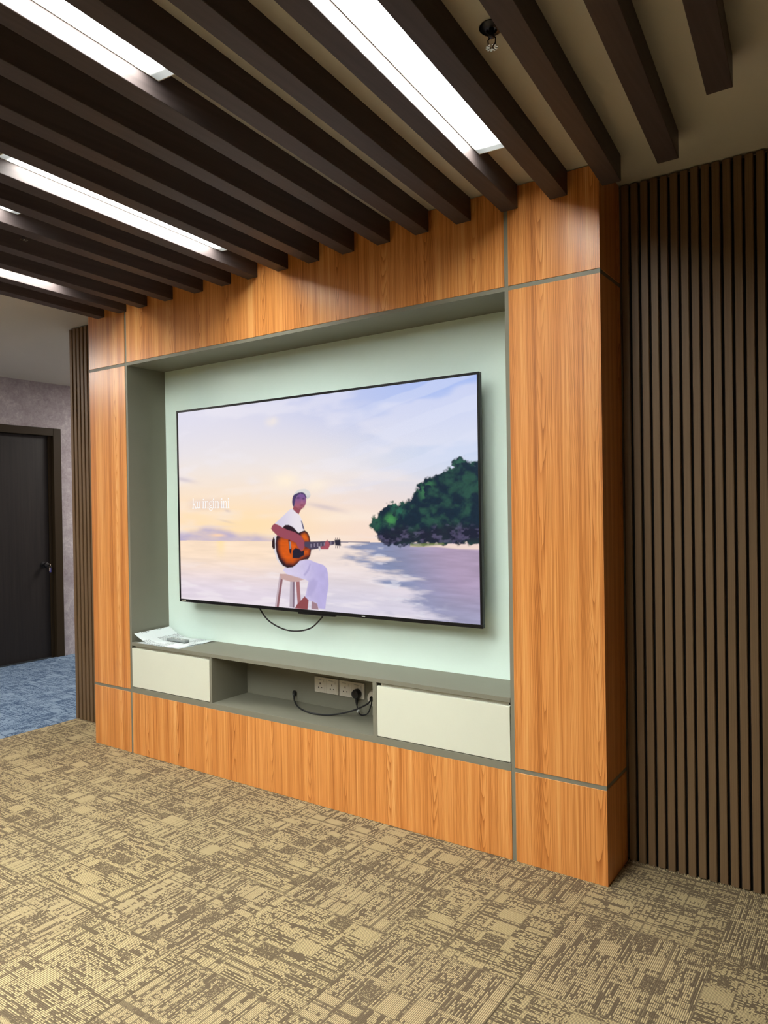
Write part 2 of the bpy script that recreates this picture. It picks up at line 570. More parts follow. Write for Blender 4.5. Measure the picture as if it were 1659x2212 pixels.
# ------------------------------------------------------------------ ceiling beams
RE = [.18, .407, .613, .855, 1.12, 1.348, 1.553, 1.776, 1.989, 2.211, 2.424, 2.639, 2.856, 3.08, 3.299, 3.517, 3.741, 3.955]
YE = [0.0] * 16 + [-0.065, -0.45]
YE = [-0.001] * 15 + [-0.001, -0.065, -0.45]
BW = 0.075
Y0 = -5.6
where = ['leftmost beam, bordering the open pale ceiling', 'second from the left end', 'third from the left end', 'fourth from the left end',
         'fifth from the left end', 'sixth from the left end', 'seventh from the left end', 'eighth from the left end', 'ninth from the left end',
         'tenth from the left end', 'eighth from the right end', 'seventh from the right end', 'sixth from the right end',
         'lit beside the big strip light', 'fourth from the right end', 'ending at the panelling corner',
         'stopping just short of the slat wall', 'shortest one at the top right corner']
for i, (r, ye) in enumerate(zip(RE, YE)):
    ox = r - BW / 2 - SK * ye
    mb = MB()
    for (ya, yb) in [(Y0, ye)]:
        def px(s, yy):
            return r + s - SK * yy
        c = 0.0015
        vs, fs = [], []
        sec = [(-BW, ZC), (-BW, BZ + c), (-BW + c, BZ), (-c, BZ), (0, BZ + c), (0, ZC)]
        for yy in (ya, yb):
            for s_, z_ in sec:
                vs.append((px(s_, yy), yy, z_))
        n = len(sec)
        fs = [tuple(range(n)), tuple(range(n, 2 * n))[::-1]] + [(a, a + n, (a + 1) % n + n, (a + 1) % n) for a in range(n)]
        mb.add(vs, fs)
    o = rel(mb, (ox, ye, BZ)).build('ceiling_beam', 'beam')
    o.location = (ox, ye, BZ)
    tag(o, 'dark brown ceiling beam, ' + where[i], 'ceiling beam', 'dark parallel ceiling beams')
    o['kind'] = 'thing'

# strip lights in the gaps between beams
ang = math.atan(SK)
LW, LZ = 0.130, 2.856
hm = MB().box(-LW / 2, LW / 2, -0.6, 0.6, 0.006, 0.042, 0.002).mesh('housing', 'housing')
rim = MB()
for a in (-1, 1):
    rim.box(a * LW / 2 - 0.002 * (a > 0), a * LW / 2 + 0.002 * (a < 0), -0.6, 0.6, 0.0, 0.006)
    rim.box(-LW / 2, LW / 2, a * 0.6 - 0.003 * (a > 0), a * 0.6 + 0.003 * (a < 0), 0.0, 0.006)
rimm = rim.mesh('rim', 'housing')
dm = MB().box(-LW / 2 + 0.002, LW / 2 - 0.002, -0.597, 0.597, 0.001, 0.0055).mesh('diffuser', 'lamp')
strips = [(13, -0.416, 'large bright strip light nearest the panelling corner at top centre'),
          (10, -1.425, 'bright strip light at the top left corner of the ceiling'),
          (6, -0.275, 'long bright strip light in the middle of the left side beams'),
          (4, -1.138, 'short glimpse of strip light at left edge, between two longer ones'),
          (1, -0.417, 'lowest strip light at left, beside the outermost beams'),
          (12, -2.75, 'added strip light behind the viewpoint in the gap left of the large light'),  # from here down: unseen strips, added to brighten the room
          (6, -2.60, 'added strip light behind the viewpoint in the gap of the long light'),
          (10, -3.70, 'added strip light behind the viewpoint, furthest back'),
          (1, -2.70, 'added strip light behind the viewpoint near the passage'),
          (8, -2.45, 'added strip light behind the viewpoint, two gaps from the long light'),
          (11, -2.20, 'added strip light above the viewpoint, beside the top left one'),
          (3, -3.90, 'added strip light behind the viewpoint, at the rear left'),
          (8, -4.20, 'added strip light behind the viewpoint, at the rear middle'),
          (4, -2.55, 'added strip light behind the viewpoint, in line with the short glimpsed one'),
          (6, -4.25, 'added strip light behind the viewpoint, rearmost in the gap of the long light'),
          (12, -4.20, 'added strip light behind the viewpoint, at the rear right'),
          (9, -2.90, 'added strip light behind the viewpoint, third gap from the long light'),
          (2, -2.40, 'added strip light behind the viewpoint, third gap from the passage'),
          (5, -3.40, 'added strip light behind the viewpoint, left of the long light gap')]
for gi, ye, lab in strips:
    s0 = RE[gi] + 0.0005
    yc = ye - 0.6 * math.cos(ang)
    gap = (RE[gi + 1] - BW) - RE[gi]
    t = thing('strip_light', lab, 'ceiling light', (s0 + LW / 2 + 0.001 - SK * yc, yc, LZ), 'strip lights between the beams', ang)
    for nm, me in (('housing', hm), ('rim', rimm), ('diffuser', dm)):
        o = link(nm, me, t)
        if gap < LW + 0.006:
            o.scale.x = (gap - 0.008) / LW
        o.location.x = 0 if gap >= LW + 0.006 else -(LW - gap) / 2
    MB().box(-0.03, 0.03, -0.5, 0.5, 0.0425, ZC - LZ - 0.0002).build('mounting_plate', 'housing', t)

# unseen ceiling panels added to brighten the passage and its blue carpet
pm = emission('added passage light panel', (1.0, 0.95, 0.88), PASSAGE)
for (x, y, lab) in [(-1.85, -1.3, 'added square ceiling panel light over the open side of the room'), (-1.75, 2.9, 'added square ceiling panel light deep in the passage')]:
    t = thing('added_panel_light', lab, 'ceiling light', (x, y, ZC), 'added square panel lights over the passage')
    f = MB().box(-0.3, 0.3, -0.3, -0.285, -0.012, -0.0005).box(-0.3, 0.3, 0.285, 0.3, -0.012, -0.0005).box(-0.3, -0.285, -0.2849, 0.2849, -0.012, -0.0005).box(0.285, 0.3, -0.2849, 0.2849, -0.012, -0.0005)
    f.build('frame', 'housing', t)
    MB().box(-0.284, 0.284, -0.284, 0.284, -0.008, -0.001).build('diffuser', pm, t)


# sprinklers
def sprinkler(x, y, lab, dark):
    t = thing('fire_sprinkler', lab, 'sprinkler', (x, y, ZC), 'ceiling fire sprinklers')
    MB().lathe([(0.034, -0.0005), (0.036, -0.004), (0.030, -0.010), (0.016, -0.012), (0.012, -0.006)]).build('escutcheon', dark, t, True)
    MB().lathe([(0.007, -0.0055), (0.007, -0.022), (0.010, -0.024), (0.010, -0.030), (0.006, -0.032)], n=12).build('stem', 'darkmetal', t, True)
    a = MB()
    for s in (-1, 1):
        a.tube([(0.004 * s, 0, -0.028), (0.012 * s, 0, -0.036), (0.011 * s, 0, -0.050), (0.003 * s, 0, -0.058)], 0.002, 6)
    a.build('frame_arm', 'darkmetal', t, True)
    d = MB()
    pts = []
    n = 10
    for k_ in range(n):
        a0 = 2 * math.pi * k_ / n
        for da, rr in ((0.0, 0.007), (0.06, 0.017), (0.40, 0.018), (0.47, 0.007)):
            pts.append((rr * math.cos(a0 + da), rr * math.sin(a0 + da)))
    d.prism(pts, -0.0605, -0.0585)
    d.lathe([(0.005, -0.066), (0.006, -0.0605)], n=12)
    d.build('deflector', 'chrome', t)


sprinkler(3.375 + SK * 1.0, -1.0, 'sprinkler head with dark round plate between the right hand beams', 'darkmetal')
sprinkler(0.900 + SK * 0.985, -0.985, 'tiny sprinkler head between the left hand beams', 'chrome')

# ------------------------------------------------------------------ wood panelling around the niche
mw = thing('media_wall', 'floor to ceiling orange wood panelling framing the television niche', 'wall panelling', (1.71, 0.0, 0.0))
mw['kind'] = 'thing'
TH = 0.018
xs = [(0.0, XG1 - GW), (XG1 + GW, XG2 - GW), (XG2 + GW, XR)]
zs = [(0.0, ZL - GW), (ZL + GW, ZU - GW), (ZU + GW, ZC - 0.004)]
for a, (xa, xb) in enumerate(xs):
    for b, (za, zb) in enumerate(zs):
        if a == 1 and b == 1:
            continue
        part(mw, 'wood_panel', MB().box(xa, xb, 0.0, TH, za + 0.001 * (b == 0), zb, 0.0008), 'wood')
for xa, xb in ((XR - TH, XR), (0.0, TH)):
    for za, zb in zs:
        part(mw, 'side_panel', MB().box(xa, xb, TH + 0.0002, YS - 0.001 if xa > 1 else YS - 0.001, za + 0.001, zb, 0.0006), 'wood')
tr = 0.003
for xc in (XG1, XG2):
    part(mw, 'upright_trim', MB().box(xc - GW, xc + GW, tr, TH, 0.0, ZC - 0.004), 'grey')
for zc_ in (ZL, ZU):
    for xa, xb in xs:
        if xa > 0.1 and xa < 3.0:
            continue
        part(mw, 'level_trim', MB().box(xa + 0.0002, xb - 0.0005, tr, TH, zc_ - GW, zc_ + GW), 'grey')
    part(mw, 'level_trim', MB().box(XR - TH, XR - tr, TH, YS - 0.001, zc_ - GW, zc_ + GW), 'grey')
    part(mw, 'level_trim', MB().box(tr, TH, TH, YS - 0.001, zc_ - GW, zc_ + GW), 'grey')
# niche lining
NX0, NX1, NZ0, NZ1 = XG1 + GW, XG2 - GW, 0.705, ZU - GW
part(mw, 'niche_side', MB().box(NX0 - 0.018, NX0, TH, YW - 0.006, ZL, NZ1 + 0.016), 'grey')
part(mw, 'niche_side', MB().box(NX1, NX1 + 0.018, TH, YW - 0.006, ZL, NZ1 + 0.016), 'grey')
part(mw, 'niche_head', MB().box(NX0, NX1, 0.003, YW - 0.006, NZ1, NZ1 + 2 * GW), 'grey')
part(mw, 'niche_back', MB().box(NX0, NX1, YW - 0.006, YW - 0.0005, NZ0 - 0.02, NZ1), 'mint')

# ------------------------------------------------------------------ low media cabinet
mc = thing('media_cabinet', 'built-in grey low cabinet with two cream drawers and open shelf', 'cabinet', (1.71, 0.0, ZL))
part(mc, 'worktop', MB().box(NX0 + 0.0003, NX1 - 0.0003, 0.0, YW - 0.0063, 0.684, NZ0, 0.0008), 'grey')
part(mc, 'base_shelf', MB().box(NX0 + 0.0003, NX1 - 0.0003, 0.0, YW - 0.0063, ZL - GW + 0.0003, 0.4205, 0.0008), 'grey')
part(mc, 'divider', MB().box(1.116, 1.133, 0.001, YW - 0.0063, 0.4205, 0.684), 'grey')
part(mc, 'divider', MB().box(2.279, 2.302, 0.001, YW - 0.0063, 0.4205, 0.684), 'grey')
part(mc, 'back_panel', MB().box(1.1335, 2.2785, 0.285, 0.2965, 0.4207, 0.6838), 'grey')
for xa, xb in ((NX0 + 0.004, 1.1145), (2.3045, NX1 - 0.003)):
    d = part(mc, 'drawer', MB().box(xa, xb, 0.0, 0.018, 0.4245, 0.6685, 0.0008), 'cream')
    d['label'] = 'cream drawer front'
    bx = MB().box(xa + 0.012, xb - 0.012, 0.020, 0.030, 0.43, 0.681).box(xa + 0.012, xa + 0.024, 0.0302, 0.27, 0.43, 0.66) \
        .box(xb - 0.024, xb - 0.012, 0.0302, 0.27, 0.43, 0.66).box(xa + 0.0242, xb - 0.0242, 0.0302, 0.27, 0.43, 0.44)
    bo = rel(bx, mc.location).build('drawer_box', 'carc', mc)

# ------------------------------------------------------------------ television
TX0, TX1, TZ0, TZ1, TY = 0.668, 2.801, 0.963, 2.164, 0.163
tv = thing('television', 'huge wall mounted television showing a guitarist on a beach at sunset', 'television', ((TX0 + TX1) / 2, YW - 0.006, TZ0))
BZL = 0.0125
bz = MB()
bz.box(TX0, TX1, TY, TY + 0.026, TZ0, TZ0 + 0.018, 0.0015).box(TX0, TX1, TY, TY + 0.026, TZ1 - BZL, TZ1, 0.0015)
bz.box(TX0, TX0 + BZL, TY, TY + 0.026, TZ0 + 0.0181, TZ1 - BZL - 0.0001, 0.0015).box(TX1 - BZL, TX1, TY, TY + 0.026, TZ0 + 0.0181, TZ1 - BZL - 0.0001, 0.0015)
part(tv, 'bezel', bz, 'bezel')
part(tv, 'back_cover', MB().box(TX0 + 0.006, TX1 - 0.006, TY + 0.0262, TY + 0.040, TZ0 + 0.006, TZ1 - 0.006, 0.006)
     .box(TX0 + 0.25, TX1 - 0.25, TY + 0.0402, TY + 0.075, TZ0 + 0.06, TZ1 - 0.35, 0.012), 'black')
part(tv, 'wall_bracket', MB().box(1.35, 2.12, TY + 0.0755, YW - 0.0062, 1.38, 1.42).box(1.35, 2.12, TY + 0.0755, YW - 0.0062, 1.62, 1.66), 'black')
part(tv, 'sensor_bar', MB().box(1.655, 1.915, TY + 0.004, TY + 0.024, TZ0 - 0.010, TZ0 - 0.0001, 0.002), 'black')
part(tv, 'maker_mark', MB().box(2.10, 2.122, TY - 0.0006, TY - 0.0001, TZ0 + 0.006, TZ0 + 0.011), 'button')
part(tv, 'maker_mark', MB().box(0.690, 0.730, TY - 0.0006, TY - 0.0001, TZ0 + 0.007, TZ0 + 0.010), 'carc')

ART = {
'cap':[(1812,1845),(1841,1784),(1884,1743),(1930,1735),(1975,1732),(2016,1749),(2042,1793),(2052,1842),(2045,1878),(2022,1908),(2003,1920),(1995,1876),(1974,1817),(1938,1788),(1892,1793),(1845,1819)],
'hair':[(1794,1969),(1800,1894),(1817,1839),(1855,1797),(1911,1772),(1956,1783),(1987,1833),(2001,1901),(1981,1894),(1964,1839),(1910,1814),(1867,1859),(1843,1920),(1833,1982),(1827,2038),(1812,2066),(1799,2031)],
'face':[(1828,1957),(1845,1908),(1867,1857),(1901,1814),(1946,1813),(1977,1851),(1992,1901),(1989,1974),(1977,2029),(1959,2072),(1931,2098),(1886,2101),(1831,2050)],
'neck':[(1810,2068),(1832,2019),(1932,2089),(1905,2144),(1885,2203),(1847,2171),(1802,2105)],
'shirt':[(1542,2377),(1599,2310),(1668,2228),(1736,2142),(1774,2099),(1807,2106),(1847,2168),(1883,2203),(1903,2237),(1927,2311),(1952,2428),(1961,2508),(1913,2540),(1876,2555),(1785,2466),(1692,2411),(1653,2457),(1597,2411)],
'strap':[(1913,2323),(1931,2342),(1960,2496),(1940,2478)],
'arm':[(1540,2379),(1597,2411),(1653,2455),(1719,2498),(1821,2541),(1912,2614),(1956,2712),(1955,2823),(1920,2894),(1870,2838),(1840,2746),(1762,2692),(1668,2662),(1573,2613),(1503,2519),(1486,2475),(1505,2417)],
'gbody':[(1665,2442),(1692,2407),(1740,2404),(1804,2448),(1858,2528),(1878,2552),(1913,2533),(1960,2505),(2000,2539),(2026,2612),(2041,2722),(2050,2844),(2037,2967),(2003,3049),(1949,3058),(1884,3086),(1845,3150),(1788,3210),(1713,3227),(1647,3187),(1592,3076),(1557,2925),(1547,2773),(1561,2633),(1622,2556)],
'gside':[(1556,2607),(1529,2633),(1519,2786),(1529,2926),(1563,3077),(1609,3170),(1694,3234),(1713,3221),(1620,3112),(1566,2924),(1559,2734)],
'gback':[(1519,2640),(1538,2684),(1539,2862),(1514,2878),(1494,2825),(1496,2723)],
'gsun':[(1599,2733),(1634,2669),(1715,2667),(1835,2752),(1870,2838),(1953,2835),(1952,2872),(2016,2858),(2010,2944),(1959,2977),(1866,3049),(1790,3128),(1705,3120),(1641,3023),(1601,2885)],
'gsun2':[(1921,2589),(1959,2564),(1990,2588),(2011,2661),(2012,2704),(1956,2706),(1912,2626)],
'gguard':[(1790,2891),(1833,2839),(1888,2862),(1915,2898),(1952,2878),(1948,2977),(1875,3037),(1787,3041)],
'gbridge':[(1732,2692),(1753,2679),(1777,2866),(1770,2973),(1747,2936)],
'gbridge2':[(1744,2717),(1766,2729),(1769,2860),(1749,2861)],
'gneck':[(1960,2724),(2055,2715),(2354,2696),(2360,2762),(2231,2802),(2178,2834),(2052,2869),(1954,2801)],
'ghead':[(2359,2675),(2434,2668),(2440,2785),(2366,2780)],
'hand':[(2232,2731),(2264,2674),(2275,2710),(2295,2739),(2294,2790),(2274,2851),(2179,2854),(2174,2806),(2231,2789)],
'ring':[(2147,2804),(2168,2801),(2173,2852),(2161,2889),(2149,2859)],
'pants':[(1650,3281),(1675,3229),(1741,3225),(1826,3176),(1884,3080),(2012,3052),(2101,3099),(2207,3142),(2250,3200),(2264,3284),(2268,3392),(2272,3501),(2259,3623),(2239,3771),(2222,3955),(2134,3953),(2113,3858),(2069,3838),(2006,3820),(1953,3751),(1973,3650),(2004,3462),(1968,3434),(1859,3399),(1701,3347)],
'pshade':[(2013,3449),(2077,3407),(2130,3452),(2101,3577),(2035,3743),(1971,3749),(1987,3636)],
'pshade2':[(1934,3343),(1990,3241),(2024,3128),(2038,3133),(2013,3264),(1956,3367)],
'foot':[(1948,3745),(2002,3808),(1986,3996),(1809,3991),(1839,3913),(1887,3845)],
'foot2':[(2044,3828),(2118,3869),(2133,3978),(2037,3977)],
'seat':[(1600,3348),(1701,3345),(1822,3364),(1946,3432),(1825,3485),(1754,3488),(1618,3445)],
'leg1':[(1603,3354),(1643,3459),(1579,4006),(1523,3999)],
'leg1l':[(1603,3354),(1618,3404),(1548,3997),(1523,3999)],
'leg2':[(1751,3413),(1814,3408),(1802,3980),(1733,3975)],
'leg2d':[(1784,3410),(1814,3408),(1802,3980),(1777,3983)],
'leg3':[(1829,3482),(1881,3469),(1895,3882),(1852,3974)],
'island':[(4043,1396),(3964,1418),(3928,1421),(3900,1384),(3871,1354),(3835,1310),(3813,1286),(3776,1322),(3746,1383),(3733,1451),(3684,1476),(3631,1525),(3569,1579),(3530,1594),(3492,1603),(3437,1623),(3380,1691),(3360,1768),(3331,1826),(3330,1898),(3281,1956),(3215,2002),(3183,1983),(3141,2036),(3076,1998),(3033,2033),(2973,2106),(2921,2154),(2903,2241),(2851,2259),(2811,2340),(2798,2415),(2847,2533),(2906,2613),(2946,2724),(3014,2759),(3204,2743),(3278,2727),(4028,2699)],
'rock':[(2889,2564),(2958,2525),(3077,2463),(3193,2401),(3257,2486),(3480,2472),(3558,2424),(3710,2388),(4032,2422),(4028,2705),(3278,2733),(3014,2759),(2946,2724),(2905,2625)],
'bush1':[(2991,2291),(3030,2230),(3088,2242),(3112,2340),(3061,2401),(3011,2377)],
'bush2':[(2806,2340),(2868,2253),(2928,2278),(2935,2402),(2890,2526),(2822,2465)],
'bush3':[(3363,1815),(3412,1723),(3514,1658),(3536,1729),(3457,1820),(3439,1985),(3400,1960)],
'bush4':[(3737,1428),(3776,1328),(3821,1298),(3856,1381),(3797,1445)],
'bush5':[(3058,2034),(3125,2024),(3213,2195),(3179,2255),(3081,2169)],
'sand':[(3269,2739),(3476,2715),(4028,2699),(4027,2796),(3780,2793),(3553,2766),(3269,2775)],
'grass':[(3270,2721),(3631,2699),(3638,2728),(3365,2772),(3269,2763)],
'shade':[(2963,2773),(3269,2775),(4027,2796),(4012,4190),(3765,3994),(3467,3436),(3146,3342),(2938,3233),(2899,3012)],
}
TEXT=[ (11.3,[(267,1846),(262,2044)]),(5.2,[(247,2045),(278,2046)]),(4.1,[(255,1856),(269,1849)]),(4.6,[(268,1983),(303,1920)]),(4.1,[(288,1911),(315,1912)]),(11.3,[(280,1963),(313,2045)]),(5.2,[(295,2046),(325,2047)]),(10.3,[(337,1913),(334,2009),(338,2033),(350,2044)]),(4.6,[(347,2045),(363,2039),(374,2022)]),(4.6,[(323,1913),(340,1912)]),(11.3,[(380,1913),(376,2046)]),(4.6,[(365,1915),(380,1913)]),(4.6,[(373,2046),(390,2043)]),(11.3,[(438,1908),(434,2044)]),(4.6,[(425,1910),(439,1907)]),(4.6,[(420,2045),(452,2046)]),(11.3,[(476,1907),(472,2044)]),(4.6,[(462,1910),(476,1907)]),(4.6,[(458,2045),(487,2046)]),(5.2,[(478,1937),(495,1912),(508,1909)]),(10.3,[(505,1912),(515,1922),(518,1946),(515,2045)]),(4.6,[(502,2046),(528,2047)]),(4.6,[(579,1918),(594,1891)]),(5.2,[(544,2002),(539,2022),(550,2031),(576,2031)]),(11.3,[(608,1908),(605,2045)]),(4.6,[(597,1909),(610,1906)]),(4.6,[(592,2047),(620,2047)]),(11.3,[(643,1910),(640,2045)]),(4.6,[(631,1912),(643,1909)]),(4.6,[(626,2047),(654,2048)]),(5.2,[(646,1940),(662,1914),(675,1911)]),(10.3,[(672,1914),(682,1924),(685,1948),(683,2046)]),(4.6,[(670,2048),(696,2049)]),(11.3,[(745,1910),(741,2048)]),(4.6,[(732,1913),(746,1910)]),(4.6,[(727,2049),(757,2049)]),(11.3,[(776,1911),(773,2048)]),(4.6,[(764,1914),(776,1911)]),(4.6,[(760,2050),(787,2050)]),(5.2,[(779,1942),(795,1917),(806,1914)]),(10.3,[(803,1917),(813,1926),(816,1950),(813,2049)]),(4.6,[(801,2050),(827,2051)]),(11.3,[(851,1911),(848,2048)]),(4.6,[(839,1913),(852,1910)]),(4.6,[(833,2050),(864,2051)]),(7.7,[(583,1960),(581,1974),(577,1987),(571,1996),(564,2001),(557,2001),(550,1996),(545,1986),(541,1973),(540,1959),(542,1944),(546,1931),(552,1922),(559,1917),(567,1917),(573,1923),(579,1932),(582,1945),(583,1960)]),(6.7,[(591,2066),(589,2075),(583,2083),(576,2089),(566,2092),(557,2091),(547,2088),(540,2082),(535,2074),(534,2065),(536,2056),(541,2049),(549,2043),(558,2040),(568,2040),(577,2044),(584,2049),(589,2057),(591,2066)]),(8.8,[(444,1870),(443,1874),(439,1876),(435,1874),(434,1870),(436,1865),(439,1863),(443,1865),(444,1870)]),(8.8,[(613,1870),(611,1874),(608,1876),(604,1874),(603,1870),(604,1865),(608,1864),(612,1866),(613,1870)]),(8.8,[(749,1871),(747,1875),(744,1877),(740,1875),(739,1870),(741,1866),(744,1864),(748,1866),(749,1871)]),(8.8,[(854,1869),(853,1873),(849,1875),(846,1873),(844,1868),(846,1864),(849,1862),(853,1864),(854,1869)]) ]


def paint_screen(NX, NY):
    """linear colours of the picture on the display, painted shape by shape"""
    U, V = np.meshgrid(np.linspace(0, 1, NX), np.linspace(0, 1, NY))
    asp = 16 / 9
    rs = np.random.RandomState(5)

    def lat(sx, sy, seed):
        r_ = np.random.RandomState(seed).rand(int(sy) + 3, int(sx) + 3)
        x_, y_ = U * sx, V * sy
        i, j = x_.astype(int), y_.astype(int)
        f, g_ = x_ - i, y_ - j
        f, g_ = f * f * (3 - 2 * f), g_ * g_ * (3 - 2 * g_)
        return (r_[j, i] * (1 - f) + r_[j, i + 1] * f) * (1 - g_) + (r_[j + 1, i] * (1 - f) + r_[j + 1, i + 1] * f) * g_

    def fbm(sx, sy, seed, o=4):
        t, a, k_ = 0, 1.0, 0
        for q in range(o):
            t = t + lat(sx * 2 ** q, sy * 2 ** q, seed + q) * a
            k_ += a
            a *= 0.5
        return t / k_

    def L(r, g_, b):
        return np.array(sr(r, g_, b))

    def sm(a, b, x_):
        t = np.clip((x_ - a) / (b - a), 0, 1)
        return t * t * (3 - 2 * t)

    def mx(c, col, m):
        return c * (1 - m[..., None]) + np.asarray(col) * m[..., None]

    def mask(poly, soft=0.0016):
        """antialiased polygon mask; poly in 1/4000 of width and height"""
        P = np.array(poly, float) / 4000.0
        P = P * np.array([asp, 1.0])
        m = np.zeros_like(U)
        x0, y0 = P.min(0) - 3 * soft - 0.002
        x1, y1 = P.max(0) + 3 * soft + 0.002
        j0, j1 = max(0, int(y0 * NY)), min(NY, int(y1 * NY) + 2)
        i0, i1 = max(0, int(x0 / asp * NX)), min(NX, int(x1 / asp * NX) + 2)
        if j0 >= j1 or i0 >= i1:
            return m
        X, Y = U[j0:j1, i0:i1] * asp, V[j0:j1, i0:i1]
        d2 = np.full(X.shape, 1e9)
        ins = np.zeros(X.shape, bool)
        n = len(P)
        for a in range(n):
            (ax, ay), (bx, by) = P[a], P[(a + 1) % n]
            ex, ey = bx - ax, by - ay
            t = np.clip(((X - ax) * ex + (Y - ay) * ey) / max(ex * ex + ey * ey, 1e-12), 0, 1)
            d2 = np.minimum(d2, (X - ax - t * ex) ** 2 + (Y - ay - t * ey) ** 2)
            if ay != by:
                c_ = ((ay > Y) != (by > Y)) & (X < (bx - ax) * (Y - ay) / (by - ay) + ax)
                ins ^= c_
        d = np.sqrt(d2) * np.where(ins, 1, -1)
        m[j0:j1, i0:i1] = sm(-soft, soft, d)
        return m

    H = 0.686 - 0.012 * U
    # sky
    c = np.zeros(U.shape + (3,))
    tl, trr = L(222, 220, 236), L(168, 188, 240)
    top = tl + (trr - tl) * sm(0.15, 1.0, U)[..., None]
    mid = L(238, 230, 228) + (L(204, 216, 240) - L(238, 230, 228)) * sm(0.45, 1.0, U)[..., None]
    low = L(255, 226, 190) + (L(247, 222, 206) - L(255, 226, 190)) * sm(0.25, 0.75, U)[..., None]
    a = sm(0.0, 0.36, V)[..., None]
    c = top * (1 - a) + mid * a
    a = sm(0.26, 0.62, V + 0.10 * (0.5 - U))[..., None]
    c = c * (1 - a) + low * a
    st = fbm(5, 9, 20)
    sk = fbm(7, 26, 40)
    streak = sm(0.50, 0.75, lat(4, 16, 77) * 0.5 + sk * 0.5)
    c = mx(c, L(240, 236, 244), 0.40 * sm(0.5, 0.7, st) * (V < 0.66))
    W2 = V + 0.45 * (U - 0.6)
    diag = sm(0.55, 0.75, np.sin(W2 * 42 + 3 * st) * 0.5 + 0.5) * sm(0.5, 0.8, U) * (V < 0.45)
    c = mx(c, L(222, 226, 246), 0.35 * diag)
    c = mx(c, L(250, 236, 226), 0.45 * streak * sm(0.25, 0.45, V))
    # warm puffs
    for (cx, cy, rx, ry, k_) in [(0.425, 0.39, 0.05, 0.045, 0.6), (0.53, 0.42, 0.04, 0.03, 0.4), (0.38, 0.10, 0.02, 0.02, 0.5), (0.60, 0.56, 0.10, 0.03, 0.35)]:
        m = np.exp(-((U - cx) / rx) ** 2 - ((V - cy) / ry) ** 2) * (0.4 + 0.9 * fbm(24, 20, 90))
        c = mx(c, L(255, 240, 218), np.clip(k_ * 1.5 * m, 0, 1))
    for (cx, cy, rx, ry) in [(0.02, 0.36, 0.05, 0.012), (0.185, 0.505, 0.014, 0.010), (0.205, 0.53, 0.012, 0.008), (0.56, 0.52, 0.06, 0.012), (0.20, 0.585, 0.03, 0.006)]:
        c = mx(c, L(198, 186, 198), 0.6 * np.exp(-((U - cx) / rx) ** 2 - ((V - cy - 0.3 * (U - cx)) / ry) ** 2))
    # sunset glow and cloud bank over the horizon
    c = mx(c, L(255, 224, 170), 0.55 * np.exp(-((U - 0.28) / 0.22) ** 2 - ((V - 0.60) / 0.07) ** 2))
    bank = sm(-0.012, 0.030, V - (0.640 - 0.030 * np.exp(-((U - 0.13) / 0.09) ** 2) + 0.022 * (fbm(16, 2, 60) - 0.5) + 0.06 * np.clip(U - 0.25, 0, 1))) * (V < H)
    bank *= sm(0.50, 0.30, U)
    c = mx(c, L(182, 172, 206), 0.80 * bank * (0.55 + 0.9 * fbm(14, 40, 65)))
    c = mx(c, L(255, 214, 176), 0.9 * np.exp(-((U - 0.165) / 0.030) ** 2 - ((V - 0.655) / 0.008) ** 2))
    c = mx(c, L(232, 214, 214), 0.6 * np.exp(-((U - 0.14) / 0.07) ** 2 - ((V - 0.612) / 0.008) ** 2))
    # sea
    sea = sm(-0.0015, 0.0015, V - H)
    t = (V - H) / (1 - 0.68)
    s1 = L(250, 224, 198) + (L(226, 214, 226) - L(250, 224, 198)) * sm(0.15, 0.85, t)[..., None]
    s2 = L(244, 226, 216) + (L(214, 208, 224) - L(244, 226, 216)) * sm(0.1, 0.9, t)[..., None]
    sc = s1 + (s2 - s1) * sm(0.3, 0.6, U)[..., None]
    rip = fbm(10, 60, 120)
    sc = sc * (0.90 + 0.20 * rip)[..., None]
    sc = mx(sc, L(255, 226, 160), 0.65 * np.exp(-((U - 0.175) / 0.018) ** 2) * sm(0.36, 0.0, t))
    foam = sm(0.52, 0.7, fbm(8, 26, 150)) * sm(0.25, 0.6, t)
    sc = mx(sc, L(244, 236, 240), 0.5 * foam)
    c = c * (1 - sea[..., None]) + sc * sea[..., None]
    # jetty line at the horizon
    c = mx(c, L(110, 106, 128), 0.75 * (np.abs(V - H + 0.0005) < 0.0028) * (U > 0.545) * (U < 0.70))
    # island reflection
    edge = sm(-0.05, 0.07, U - (0.672 + 0.62 * np.clip(V - 0.72, 0, 1)) + 0.30 * (fbm(12, 40, 170) - 0.5))
    rc = L(118, 132, 172) + (L(166, 146, 178) - L(118, 132, 172)) * sm(0.74, 0.95, U - 0.3 * (V - 0.75))[..., None]
    rc = rc + (L(150, 152, 184) - rc) * (0.8 * sm(0.45, 1.0, t))[..., None]
    rc = rc * (0.78 + 0.44 * fbm(14, 70, 190))[..., None]
    em = 0.92 * edge * sea
    c = c * (1 - em[..., None]) + rc * em[..., None]
    foam = sm(0.55, 0.70, fbm(26, 60, 215)) * sm(0.10, 0.0, np.abs(U - (0.70 + 0.60 * (V - 0.72)))) * sea
    c = mx(c, L(224, 222, 234), 0.6 * foam)
    c = mx(c, L(238, 214, 204), mask(ART['sand'], 0.004))
    # island: wobble the outline with noise by blending shifted masks
    lf = fbm(90, 60, 230, 4)
    base = mask(ART['island'], 0.030)
    im = sm(0.34, 0.66, base + 5.0 * (lf - 0.5) * base * (1 - base))
    leaf = fbm(34, 24, 250, 5)
    ic = L(20, 40, 56) + (L(40, 78, 68) - L(20, 40, 56)) * sm(0.46, 0.72, leaf)[..., None]
    ic = ic * (0.85 + 0.3 * fbm(150, 90, 255, 2))[..., None]
    c = c * (1 - im[..., None]) + ic * im[..., None]
